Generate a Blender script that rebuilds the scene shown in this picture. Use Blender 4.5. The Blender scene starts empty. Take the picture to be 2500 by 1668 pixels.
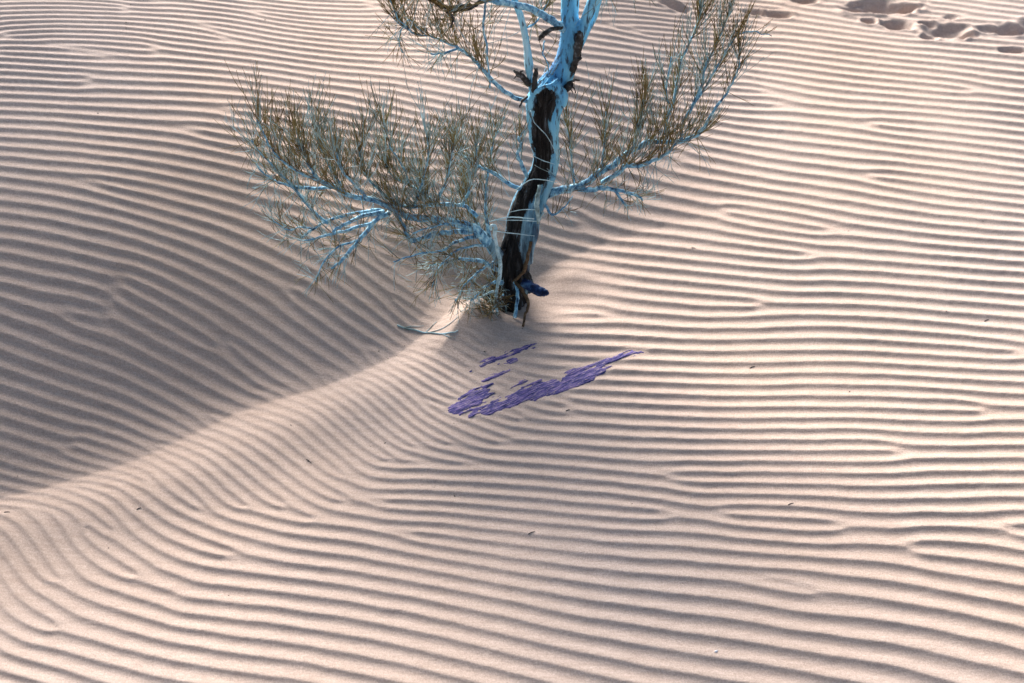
import bpy, math, random
import numpy as np
from mathutils import Vector

# ------------------------------------------------------------------ camera, sky, sun, exposure
scene = bpy.context.scene
C = scene.collection
CAM_H, PITCH, LENS = 3.0, math.radians(40.0), 50.0
cam_data = bpy.data.cameras.new('camera')
cam = bpy.data.objects.new('camera', cam_data)
C.objects.link(cam)
cam.location = (0, 0, CAM_H)
cam.rotation_euler = (math.pi / 2 - PITCH, 0, 0)
cam_data.lens = LENS
cam_data.sensor_width = 36.0
cam_data.clip_start = 0.05
cam_data.clip_end = 3000
cam_data.dof.use_dof = True
cam_data.dof.focus_distance = 4.42
cam_data.dof.aperture_fstop = 3.2
scene.camera = cam

SUN_EL, SUN_AZ = 21.5, -22.0            # azimuth measured from +y towards +x
world = bpy.data.worlds.new('World')
scene.world = world
world.use_nodes = True
wn = world.node_tree
sky = wn.nodes.new('ShaderNodeTexSky')
sky.sky_type = 'NISHITA'
sky.sun_disc = False
sky.sun_elevation = math.radians(SUN_EL)
sky.sun_rotation = math.radians(SUN_AZ)
sky.air_density = 1.0
sky.dust_density = 0.9
wn.links.new(sky.outputs['Color'], wn.nodes['Background'].inputs['Color'])
wn.nodes['Background'].inputs['Strength'].default_value = 0.05

sun_data = bpy.data.lights.new('sun', 'SUN')
sun_data.energy = 5.0
sun_data.angle = math.radians(46)
sun_data.color = (1.0, 0.96, 0.92)
sun = bpy.data.objects.new('sun', sun_data)
C.objects.link(sun)
_e, _a = math.radians(SUN_EL), math.radians(SUN_AZ)
sdir = Vector((math.sin(_a) * math.cos(_e), math.cos(_a) * math.cos(_e), math.sin(_e)))
sun.rotation_euler = sdir.to_track_quat('Z', 'Y').to_euler()

scene.view_settings.view_transform = 'Standard'
scene.view_settings.look = 'None'
scene.view_settings.gamma = 1.0
scene.view_settings.exposure = 1.75

# ------------------------------------------------------------------ picture <-> place (2500 x 1668 pixels)
FPX = 2500 * LENS / 36.0
SP, CP = math.sin(PITCH), math.cos(PITCH)

def ray(px, py):
    u = (np.asarray(px, float) - 1250.0) / FPX
    v = (834.0 - np.asarray(py, float)) / FPX
    return u, CP + v * SP, -SP + v * CP          # forward + up * v

def at(px, py, Y):
    dx, dy, dz = ray(px, py)
    t = Y / dy
    return Vector((float(dx * t), float(Y), float(CAM_H + dz * t)))

def project(x, y, z):
    f = y * CP - (z - CAM_H) * SP
    u = y * SP + (z - CAM_H) * CP
    return 1250 + FPX * x / f, 834 - FPX * u / f

def flat(px, py, z=0.0):
    dx, dy, dz = ray(px, py)
    t = (z - CAM_H) / dz
    return dx * t, dy * t

def smooth(a, b, x):
    t = np.clip((x - a) / float(b - a), 0, 1)
    return t * t * (3 - 2 * t)

def pl_dist(x, y, pts):
    """distance to a polyline, signed (positive on the left of its direction) and position along it 0..1"""
    best = np.full(np.shape(x), 1e9)
    side = np.ones(np.shape(x))
    along = np.zeros(np.shape(x))
    n = len(pts) - 1
    for i in range(n):
        ax, ay = pts[i]
        bx, by = pts[i + 1]
        ex, ey = bx - ax, by - ay
        L2 = ex * ex + ey * ey
        tt = ((x - ax) * ex + (y - ay) * ey) / L2
        t = np.clip(tt, 0, 1)
        d = np.hypot(x - ax - ex * t, y - ay - ey * t)
        s = np.sign(ex * (y - ay) - ey * (x - ax))
        m = d < best
        best = np.where(m, d, best)
        side = np.where(m, s, side)
        along = np.where(m, (i + t) / n, along)
    return best * side, along

_TAB = {}
def vnoise(x, y, scale, seed):
    """cheap smooth value noise, -1..1"""
    if seed not in _TAB:
        _TAB[seed] = np.random.RandomState(seed).rand(64, 64) * 2 - 1
    tab = _TAB[seed]
    gx, gy = np.asarray(x) * scale, np.asarray(y) * scale
    ix, iy = np.floor(gx).astype(int), np.floor(gy).astype(int)
    fx, fy = gx - ix, gy - iy
    fx = fx * fx * fx * (fx * (fx * 6 - 15) + 10)
    fy = fy * fy * fy * (fy * (fy * 6 - 15) + 10)
    g = lambda i, j: tab[i % 64, j % 64]
    a = g(ix, iy) * (1 - fx) + g(ix + 1, iy) * fx
    b = g(ix, iy + 1) * (1 - fx) + g(ix + 1, iy + 1) * fx
    return a * (1 - fy) + b * fy

# ------------------------------------------------------------------ the lie of the sand
def img_line(pts, k=2500 / 2350.0):
    return [tuple(float(c) for c in flat(px * k, py * k)) for px, py in pts]

# foot of the long slope on the left, running from far left to the tree
FOOT = img_line([(-900, 1330), (-300, 1205), (100, 1120), (300, 1062), (500, 992), (700, 905), (900, 818), (1010, 752), (1090, 690), (1400, 560), (2000, 400)])
# crisp sand tail in the lee of the trunk
TAIL = img_line([(1118, 700), (1065, 760), (1020, 812), (985, 840)])
TREE = flat(1235, 715)
TX, TY = float(TREE[0]), float(TREE[1])
FEET = [(1648, 15, 30, 9, 1.0), (1845, 30, 20, 5, .7), (1898, 37, 32, 8, .8), (1963, 2, 28, 6, .8), (2154, 20, 62, 13, 1.4),
        (2087, 25, 28, 8, .8), (2217, 19, 26, 6, .8), (2122, 53, 15, 6, .8), (2189, 61, 32, 9, 1.0), (2265, 58, 18, 6, .7),
        (2310, 76, 38, 14, 1.2), (2270, 91, 20, 6, .6), (2354, 86, 28, 7, .8), (2472, 76, 44, 11, 1.1), (2416, 73, 22, 7, .6),
        (2482, 123, 28, 6, .8), (2318, 44, 16, 3.5, .4), (2540, 60, 40, 12, 1.0), (2600, 90, 40, 12, 1.0)]

def tri(d, w):
    return np.clip(1 - np.abs(d) / w, 0, 1)

def base_z(x, y):
    x = np.asarray(x, float)
    y = np.asarray(y, float)
    s, al = pl_dist(x, y, FOOT)
    s = s + .035 * vnoise(x, y, 2.1, 61) * smooth(0.1, -.5, x)
    w = 1 - smooth(-0.25, 0.9, x - 0.12 * (y - 3.8))
    sp = np.maximum(s, 0)
    L = 0.40 + 0.62 * smooth(0.1, -1.9, x + .35 * (y - 3.6))
    z = w * 0.78 * L * (1 - np.exp(-(sp / L) ** 1.2))
    # low swell on the near side of the foot
    z += 0.022 * np.exp(-((s + 0.10) / 0.13) ** 2) * (1 - smooth(-0.35, 0.25, x)) * smooth(-3.2, -0.9, x)
    # tail behind the trunk: crisp crest
    d, a = pl_dist(x, y, TAIL)
    env = smooth(0, .08, a) * (1 - smooth(.25, 1.0, a))
    z += 0.055 * tri(d, 0.14) ** 1.2 * env
    # scoured hollow round the trunk and the lips beside it
    r = np.hypot(x - TX, (y - TY) * 0.9)
    bx, by = flat(1285, 716)
    q = np.hypot((x - float(bx)) / .20, (y - float(by)) / .155)
    z -= 0.040 * np.exp(-q ** 3)
    for px, py, sx, sy, h in ((1398, 676, .07, .045, .016), (1345, 640, .10, .06, .008), (1255, 800, .05, .06, .012), (1080, 700, .14, .09, -.02), (1400, 700, .10, .05, .010), (1120, 720, .16, .07, -.012)):
        bx, by = flat(px, py)
        z += h * np.exp(-((x - bx) / sx) ** 2 - ((y - by) / sy) ** 2)
    # gentle long undulation
    z += 0.010 * vnoise(x, y, 0.9, 3) + 0.02 * vnoise(x, y, 0.35, 4)
    far = smooth(9, 40, np.hypot(x, y - 4))
    z += far * (1.2 * vnoise(x, y, 0.035, 5) + 4.0 * vnoise(x, y, 0.009, 6))
    return z

_FG = []
def feet_z(x, y):
    z = np.zeros_like(x)
    if not _FG:
        for cx, cy, rx, ry, dp in FEET:
            _FG.append(ground_at(np.array([cx] * 3), np.array([cy, cy - ry, cy + ry])))
    if float(np.max(y)) < 4.5:
        return z, np.ones_like(x)
    keep = np.ones_like(x)
    for (cx, cy, rx, ry, dp), ((gx, _, _), (gy, y1, y2)) in zip(FEET, _FG):
        dist = math.hypot(CAM_H, gy)
        ax = rx * dist / FPX
        ay = max(abs(y1 - y2) / 2, 0.02)
        m = (np.abs(x - gx) < 3 * ax) & (np.abs(y - gy) < 3 * ay)
        if not m.any():
            continue
        xx, yy = x[m], y[m]
        n = 1 + 0.20 * vnoise(xx, yy, 10, int(cx) % 97) + .13 * vnoise(xx, yy, 34, int(cx) % 89)
        q = np.hypot((xx - gx) / ax, (yy - gy) / ay) * n
        z[m] += dp * (-0.040 * np.exp(-q ** 2.4) + 0.007 * np.exp(-((q - 1.4) / .35) ** 2) * (1 + .5 * vnoise(xx, yy, 24, 91)))
        keep[m] *= 1 - 0.9 * np.exp(-(q / 1.25) ** 4)
    return z, keep

def ground_at(px, py):
    """where the sight line through a pixel meets the sand"""
    dx, dy, dz = ray(px, py)
    dx, dy, dz = np.broadcast_arrays(dx, dy, dz)
    z = np.zeros(np.shape(dx))
    for _ in range(25):
        t = (z - CAM_H) / dz
        z = 0.5 * z + 0.5 * base_z(dx * t, dy * t)
    t = (z - CAM_H) / dz
    return dx * t, dy * t

# ------------------------------------------------------------------ wind ripples: direction and spacing, then self-organised crests
# (x, y, fall to the right in degrees, spacing) measured over the field, in 2350-wide units
RIP = [(100, 40, 2, 10.5), (100, 150, 3, 16), (50, 240, 8, 20), (250, 230, 7, 20), (500, 200, 6, 18), (700, 150, 4, 16), (700, 50, 3, 11.5), (1000, 50, 3, 12),
       (1000, 250, 12, 19), (1500, 150, 5, 17), (1500, 300, 8, 21), (1900, 150, 6, 17), (1500, 30, 4, 12), (2000, 30, 5, 12), (2300, 40, 5, 12.5), (2250, 150, 5, 17), (2250, 300, 7, 20), (1900, 300, 8, 22),
       (1700, 380, 12, 24), (2200, 500, 6, 23), (1800, 500, 10, 25), (1500, 560, 6, 26), (1500, 700, 3, 28), (1900, 700, 3, 27),
       (2250, 700, 5, 26), (1320, 780, -2, 28), (1700, 900, 3, 28), (2200, 900, 5, 27), (1300, 1050, 0, 28), (1700, 1050, 3, 28),
       (2200, 1100, 7, 30), (1300, 1200, 2, 28), (1700, 1250, 5, 31), (2200, 1250, 8, 36), (1300, 1400, 8, 44), (1800, 1450, 10, 44),
       (2250, 1490, 15, 52), (1000, 1500, 10, 43), (600, 1500, 8, 40), (200, 1520, 19, 44), (200, 1370, 20, 40), (500, 1370, 6, 33), (1300, 1550, 12, 50),
       (800, 1260, 3, 28), (950, 1150, 1, 26), (600, 1210, 16, 28), (420, 1210, 26, 32), (270, 1230, 38, 38), (120, 1250, 50, 60), (20, 1260, 54, 62),
       (300, 1130, 34, 30), (480, 1110, 45, 40), (600, 1080, 44, 38), (720, 1040, 42, 34), (850, 950, 44, 30), (950, 880, 38, 24), (1060, 900, 20, 24), (640, 985, 18, 20),
       (450, 1035, 12, 17), (250, 1075, 9, 18), (50, 1120, 9, 22), (100, 960, 12, 36), (300, 960, 16, 33), (500, 890, 27, 40), (620, 880, 34, 40), (100, 750, 19, 42),
       (350, 800, 27, 42), (600, 800, 33, 40), (760, 760, 37, 38), (850, 700, 36, 32), (960, 720, 30, 27), (450, 650, 26, 37), (150, 620, 16, 35),
       (600, 600, 24, 37), (200, 480, 17, 32), (500, 450, 16, 28), (100, 380, 11, 25), (350, 350, 10, 24), (650, 380, 12, 24), (900, 450, 12, 25),
       (1000, 600, 10, 26), (1150, 400, 10, 22), (1350, 640, 15, 26)]

def ripple_field():
    R = np.array(RIP, float)
    k = 2500 / 2350.0
    px, py, sl, sp = R[:, 0] * k, R[:, 1] * k, np.radians(R[:, 2]), R[:, 3] * k
    ky = 2 * np.pi / sp
    kx = -np.tan(sl) * ky
    gx, gy = ground_at(px, py)
    e = 0.01
    def pr(x, y):
        return project(x, y, base_z(x, y))
    ax1, ay1 = pr(gx + e, gy); ax0, ay0 = pr(gx - e, gy)
    bx1, by1 = pr(gx, gy + e); bx0, by0 = pr(gx, gy - e)
    gkx = (kx * (ax1 - ax0) + ky * (ay1 - ay0)) / (2 * e)
    gky = (kx * (bx1 - bx0) + ky * (by1 - by0)) / (2 * e)
    return gx, gy, gkx, gky

SX0, SX1, SY0, SY1, SH = -3.5, 3.5, 1.4, 7.6, 0.0125

def simulate():
    gx, gy, kx, ky = ripple_field()
    xs = np.arange(SX0, SX1, SH)
    ys = np.arange(SY0, SY1, SH)
    X, Y = np.meshgrid(xs, ys)
    num = np.zeros(X.shape + (2,))
    den = np.zeros(X.shape)
    for i in range(len(gx)):
        d2 = (X - gx[i]) ** 2 + ((Y - gy[i])) ** 2
        w = 1.0 / (d2 + 0.002) ** 2.2
        num[..., 0] += w * kx[i]
        num[..., 1] += w * ky[i]
        den += w
    K = num / den[..., None]
    for sc, sd, am in ((1.3, 21, .07), (3.0, 22, .07), (6.0, 23, .04)):
        rot = am * vnoise(X, Y, sc, sd) * 1.6
        mag = 1 + am * vnoise(X, Y, sc, sd + 5)
        c, s = np.cos(rot) * mag, np.sin(rot) * mag
        K = np.stack([K[..., 0] * c - K[..., 1] * s, K[..., 0] * s + K[..., 1] * c], -1)
    K0 = K.reshape(-1, 2).mean(0)
    dK = K - K0
    ny, nx = X.shape
    fx = 2 * np.pi * np.fft.fftfreq(nx, SH)
    fy = 2 * np.pi * np.fft.fftfreq(ny, SH)
    FX, FY = np.meshgrid(fx, fy)
    step = 22.0
    cells = {}
    for i in np.unique(np.round(dK.reshape(-1, 2) / step), axis=0):
        cells[tuple(i)] = None
    ws = []
    tot = 0
    for c in cells:
        kc = np.array(c) * step
        w = np.exp(-((dK[..., 0] - kc[0]) ** 2 + (dK[..., 1] - kc[1]) ** 2) / (2 * (0.62 * step) ** 2))
        ws.append((w, kc))
        tot = tot + w
    rs = np.random.RandomState(RSEED)
    a = rs.randn(ny, nx) + 1j * rs.randn(ny, nx)
    for it in range(RITER):
        A = np.fft.fft2(a)
        b = np.zeros_like(a)
        for w, kc in ws:
            bw = 26.0 if it < 4 else (36.0 if kc[0] < -30 else 15.0)
            g = np.exp(-((FX - kc[0]) ** 2 + (FY - kc[1]) ** 2) / (2 * bw ** 2))
            b += w * np.fft.ifft2(A * g)
        b /= tot
        m = np.abs(b)
        a = b / np.sqrt(m ** 2 + (0.35 * np.median(m)) ** 2)
    return xs, ys, a, K0, np.clip(2 * np.pi / np.hypot(K[..., 0], K[..., 1]) / .055, .72, 1.3)

RSEED, RITER = 4, 20
_xs, _ys, _A, _K0, _LAM = simulate()

def bicubic(F, u, v):
    iu, iv = np.floor(u).astype(int), np.floor(v).astype(int)
    fu, fv = u - iu, v - iv
    def wts(t):
        return (-.5 * t + t * t - .5 * t ** 3, 1 - 2.5 * t * t + 1.5 * t ** 3, .5 * t + 2 * t * t - 1.5 * t ** 3, -.5 * t * t + .5 * t ** 3)
    wu, wv = wts(fu), wts(fv)
    out = 0
    for j in range(4):
        row = 0
        jj = np.clip(iv + j - 1, 0, F.shape[0] - 1)
        for i in range(4):
            row = row + wu[i] * F[jj, np.clip(iu + i - 1, 0, F.shape[1] - 1)]
        out = out + wv[j] * row
    return out

# profile over one wavelength: crest at 0, steep lee fading to the trough, long stoss
_n = 1024
_p = np.arange(_n) / _n
_s = np.where(_p < .40, -(1 - np.minimum(_p / .40, 1)) ** 2.0, 0)
_st = np.where(_p >= .34, np.sin(np.clip((_p - .34) / .66, 0, 1) * np.pi) ** .7, 0)
_s = _s - _st * _s.sum() / _st.sum()
_f = np.fft.fftfreq(_n, 1 / _n)
_s = np.real(np.fft.ifft(np.fft.fft(_s) * np.exp(-(_f / 34) ** 2)))
PROF = np.cumsum(_s) / _n
PROF = PROF - PROF.mean()
PROF /= PROF.max() - PROF.min()

def ripple_z(x, y):
    inside = (x > SX0 + .1) & (x < SX1 - .1) & (y > SY0 + .1) & (y < SY1 - .1)
    z = np.zeros_like(x)
    xi, yi = x[inside], y[inside]
    A = bicubic(_A, (xi - SX0) / SH, (yi - SY0) / SH)
    ph = np.angle(A) + _K0[0] * xi + _K0[1] * yi
    amp = np.clip(np.abs(A), 0, 1.1)
    amp = smooth(.12, .95, amp) * _LAM[np.round((yi - SY0) / SH).astype(int), np.round((xi - SX0) / SH).astype(int)]
    ph += 0.22 * vnoise(xi, yi, 11, 31) + 0.10 * vnoise(xi, yi, 40, 32)
    q = (ph / (2 * np.pi)) % 1.0
    h = np.interp(q, np.arange(_n + 1) / _n, np.append(PROF, PROF[0]))
    edge = smooth(0, .5, xi - SX0 - .1) * smooth(0, .5, SX1 - .1 - xi) * smooth(0, .5, SY1 - .1 - yi) * smooth(0, .2, yi - SY0 - .1)
    amp = amp * edge * (1 + .18 * vnoise(xi, yi, 2.3, 33) + .1 * vnoise(xi, yi, 7, 34))
    z[inside] = h * amp
    return z

RIP_H = 0.0070
def calm(x, y):
    """where the sand lies smooth: round the trunk, on the tail"""
    m = np.ones_like(x)
    r = np.hypot(x - TX, (y - TY))
    m *= 1 - .95 * np.exp(-(r / .20) ** 4)
    d, a = pl_dist(x, y, TAIL)
    m *= 1 - .85 * np.exp(-(d / .085) ** 2) * (1 - smooth(.6, 1, a))
    s, al = pl_dist(x, y, FOOT)
    strip = np.exp(-((s + .02) / .07) ** 2) * (1 - smooth(-.3, .1, x))
    strip = strip * np.clip(.75 + .6 * vnoise(x, y, 3.3, 62), .1, 1)
    m *= 1 - .62 * strip * smooth(-1.5, -.6, x) - .30 * strip * (1 - smooth(-1.5, -.6, x))
    for px, py, rx, ry, k in ((1250, 850, .16, .13, .65), (1390, 690, .14, .10, .7), (1050, 740, .16, .12, .7)):
        bx, by = flat(px, py)
        m *= 1 - k * np.exp(-((x - bx) / rx) ** 2 - ((y - by) / ry) ** 2)
    return np.clip(m, 0, 1)

# purple rock outlines, in picture pixels
ROCKS = {
 'main': [(1571, 859), (1535, 857), (1484, 874), (1433, 895), (1396, 900), (1358, 911), (1362, 914), (1388, 912), (1366, 930), (1330, 930), (1305, 932), (1267, 949), (1254, 961), (1203, 977), (1178, 994), (1137, 1007), (1147, 1014), (1170, 1006), (1193, 1011), (1229, 1000), (1280, 984), (1326, 969), (1382, 951), (1446, 928), (1448, 920), (1484, 899), (1494, 882), (1548, 868)],
 'left': [(1093, 1002), (1121, 977), (1152, 954), (1198, 938), (1196, 948), (1180, 958), (1205, 962), (1200, 972), (1176, 984), (1150, 996), (1132, 1004), (1121, 1012), (1100, 1008)],
 'strip': [(1148, 905), (1203, 872), (1244, 861), (1287, 843), (1312, 842), (1287, 857), (1229, 878), (1165, 901)],
 'small': [(1180, 931), (1196, 920), (1244, 903), (1244, 908), (1226, 919), (1196, 928)],
 'streak': [(1236, 948), (1267, 932), (1296, 929), (1277, 941)],
 'crumb': [(1218, 888), (1240, 878), (1262, 872), (1258, 880), (1236, 889)],
}
def ground_poly(pts):
    a = np.array(pts, float)
    gx, gy = ground_at(a[:, 0], a[:, 1])
    return list(zip(gx.tolist(), gy.tolist()))
ROCK_G = {k: ground_poly(v) for k, v in ROCKS.items()}

def poly_sd(x, y, pts):
    """signed distance, positive inside"""
    d, _ = pl_dist(x, y, pts + [pts[0]])
    ins = np.zeros(np.shape(x), bool)
    n = len(pts)
    for i in range(n):
        x1, y1 = pts[i]; x2, y2 = pts[(i + 1) % n]
        if y1 == y2:
            continue
        c = ((y1 > y) != (y2 > y)) & (x < (x2 - x1) * (y - y1) / (y2 - y1) + x1)
        ins ^= c
    return np.where(ins, np.abs(d), -np.abs(d))

def rock_near(x, y):
    sd = np.full(np.shape(x), -1.0)
    bx, by = flat(1300, 930)
    m = (np.abs(x - bx) < .6) & (np.abs(y - by) < .5)
    if m.any():
        s = np.full(m.sum(), -1.0)
        for p in ROCK_G.values():
            s = np.maximum(s, poly_sd(x[m], y[m], p))
        sd[m] = s
    return sd

def sand_z(x, y):
    x = np.asarray(x, float); y = np.asarray(y, float)
    sd = rock_near(x, y)
    rk = 1 - .9 * smooth(-.03, .004, sd)
    fz, keep = feet_z(x, y)
    return base_z(x, y) + fz + RIP_H * ripple_z(x, y) * calm(x, y) * rk * keep

def sand_pt(x, y):
    return float(sand_z(np.array([x]), np.array([y]))[0])

# ------------------------------------------------------------------ materials
def new_mat(name):
    m = bpy.data.materials.new(name)
    m.use_nodes = True
    nt = m.node_tree
    return m, nt, nt.nodes['Principled BSDF']

def noise(nt, scale, detail=4, rough=.5, vec=None):
    n = nt.nodes.new('ShaderNodeTexNoise')
    n.inputs['Scale'].default_value = scale
    n.inputs['Detail'].default_value = detail
    n.inputs['Roughness'].default_value = rough
    if vec is not None:
        nt.links.new(vec, n.inputs['Vector'])
    return n

def ramp(nt, fac, stops):
    r = nt.nodes.new('ShaderNodeValToRGB')
    el = r.color_ramp.elements
    el[0].position, el[0].color = stops[0][0], (*stops[0][1], 1)
    el[1].position, el[1].color = stops[-1][0], (*stops[-1][1], 1)
    for p, c in stops[1:-1]:
        e = el.new(p)
        e.color = (*c, 1)
    nt.links.new(fac, r.inputs['Fac'])
    return r

def mixc(nt, fac, a, b, mode='MIX'):
    m = nt.nodes.new('ShaderNodeMix')
    m.data_type = 'RGBA'
    m.blend_type = mode
    for sock, v in ((m.inputs[0], fac), (m.inputs[6], a), (m.inputs[7], b)):
        if hasattr(v, 'links'):
            nt.links.new(v, sock)
        elif isinstance(v, (int, float)):
            sock.default_value = v
        else:
            sock.default_value = (*v, 1)
    return m.outputs[2]

def bump(nt, height, strength, dist, normal=None):
    b = nt.nodes.new('ShaderNodeBump')
    b.inputs['Strength'].default_value = strength
    b.inputs['Distance'].default_value = dist
    nt.links.new(height, b.inputs['Height'])
    if normal is not None:
        nt.links.new(normal, b.inputs['Normal'])
    return b.outputs['Normal']

def mapping(nt, scale, rot=(0, 0, 0), coord='Object'):
    tc = nt.nodes.new('ShaderNodeTexCoord')
    mp = nt.nodes.new('ShaderNodeMapping')
    mp.inputs['Scale'].default_value = scale
    mp.inputs['Rotation'].default_value = rot
    nt.links.new(tc.outputs[coord], mp.inputs['Vector'])
    return mp.outputs['Vector']

def sand_material():
    m, nt, b = new_mat('sand')
    vec = mapping(nt, (1, 1, 1))
    big = noise(nt, .55, 3, .5, vec)
    c = ramp(nt, big.outputs['Fac'], [(.32, (.445, .328, .258)), (.5, (.445, .343, .285)), (.68, (.44, .350, .303))])
    streak = noise(nt, 3.0, 5, .6, mapping(nt, (5, 26, 5), (0, 0, math.radians(-6))))
    c2 = mixc(nt, .5, c.outputs['Color'], ramp(nt, streak.outputs['Fac'], [(.3, (.40, .39, .38)), (.7, (.60, .61, .62))]).outputs['Color'], 'OVERLAY')
    grain = noise(nt, 420, 2, .7, vec)
    c3 = mixc(nt, .6, c2, ramp(nt, grain.outputs['Fac'], [(.3, (.30, .28, .27)), (.5, (.5, .5, .5)), (.72, (.70, .70, .70))]).outputs['Color'], 'OVERLAY')
    spk = noise(nt, 170, 2, .8, vec)
    c3 = mixc(nt, .3, c3, ramp(nt, spk.outputs['Fac'], [(.34, (.30, .28, .27)), (.5, (.5, .5, .5)), (.66, (.68, .68, .68))]).outputs['Color'], 'OVERLAY')
    # scattered darker mineral grains
    vor = nt.nodes.new('ShaderNodeTexVoronoi')
    vor.inputs['Scale'].default_value = 190
    nt.links.new(vec, vor.inputs['Vector'])
    dots = ramp(nt, vor.outputs['Distance'], [(.05, (1, 1, 1)), (.16, (0, 0, 0))])
    pick = ramp(nt, vor.outputs['Color'], [(.80, (0, 0, 0)), (.9, (1, 1, 1))])
    f = mixc(nt, 1.0, dots.outputs['Color'], pick.outputs['Color'], 'MULTIPLY')
    c4 = mixc(nt, f, c3, (.16, .11, .085))
    nt.links.new(c4, b.inputs['Base Color'])
    b.inputs['Roughness'].default_value = .95
    b.inputs['Specular IOR Level'].default_value = .15
    n1 = bump(nt, grain.outputs['Fac'], .55, .0025)
    fine = noise(nt, 90, 4, .6, mapping(nt, (1, 2.2, 1)))
    n2 = bump(nt, spk.outputs['Fac'], .25, .0018, bump(nt, fine.outputs['Fac'], .4, .004, n1))
    nt.links.new(n2, b.inputs['Normal'])
    return m

MAT = {'sand': sand_material()}

# ------------------------------------------------------------------ helpers for objects
def tag(o, label=None, cat=None, group=None, kind=None):
    if label: o['label'] = label
    if cat: o['category'] = cat
    if group: o['group'] = group
    if kind: o['kind'] = kind
    return o

def mesh_np(name, verts, faces, mats, parent=None, smooth_shade=True, matidx=None):
    """faces: (n,4) or (n,3) array"""
    me = bpy.data.meshes.new(name)
    verts = np.asarray(verts, np.float32)
    faces = np.asarray(faces, np.int32)
    k = faces.shape[1]
    me.vertices.add(len(verts))
    me.vertices.foreach_set('co', verts.ravel())
    me.loops.add(faces.size)
    me.loops.foreach_set('vertex_index', faces.ravel())
    me.polygons.add(len(faces))
    me.polygons.foreach_set('loop_start', np.arange(0, faces.size, k, dtype=np.int32))
    me.polygons.foreach_set('loop_total', np.full(len(faces), k, np.int32))
    me.polygons.foreach_set('use_smooth', np.full(len(faces), smooth_shade, bool))
    for mt in (mats if isinstance(mats, (list, tuple)) else [mats]):
        me.materials.append(mt)
    if matidx is not None:
        me.polygons.foreach_set('material_index', np.asarray(matidx, np.int32))
    me.update(calc_edges=True)
    me.validate()
    o = bpy.data.objects.new(name, me)
    C.objects.link(o)
    if parent is not None:
        o.parent = parent
    return o

def grid_faces(nr, nc):
    i = np.arange(nr * nc).reshape(nr, nc)
    return np.stack([i[:-1, :-1], i[:-1, 1:], i[1:, 1:], i[1:, :-1]], -1).reshape(-1, 4)

# ------------------------------------------------------------------ ground: one sheet out to the horizon
def ground():
    ys = []
    y = 1.75
    while y < 6.75:
        ys.append(y)
        y += 0.0011 * math.hypot(y, CAM_H) * 1.0
    st = ys[-1] - ys[-2]
    up = []
    while y < 1500:
        up.append(y); y += st; st = min(st * 1.12, 60)
    st = ys[1] - ys[0]
    dn = []
    y = ys[0] - st
    while y > -1500:
        dn.append(y); st = min(st * 1.14, 60); y -= st
    Yr = np.array(dn[::-1] + ys + up)
    N = 860
    core = np.linspace(-1, 1, N)
    out = []
    st = core[1] - core[0]; v = 1.0
    while v < 450:
        st = min(st * 1.14, 18); v += st; out.append(v)
    out = np.array(out)
    U = np.concatenate([-out[::-1], core, out])
    half = lambda y: 1.25 + .30 * np.clip(y, 1.75, 7.5)        # wider than the view on both sides
    Y = np.repeat(Yr[:, None], len(U), 1)
    X = U[None, :] * half(Y)
    Z = np.zeros_like(X)
    for i in range(0, len(Yr), 60):
        Z[i:i + 60] = sand_z(X[i:i + 60], Y[i:i + 60])
    v = np.stack([X, Y, Z], -1).reshape(-1, 3)
    o = mesh_np('sand_ground', v, grid_faces(len(Yr), len(U)), MAT['sand'])
    tag(o, kind='structure')
    print('ground', len(v))
    return o
ground()

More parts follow.
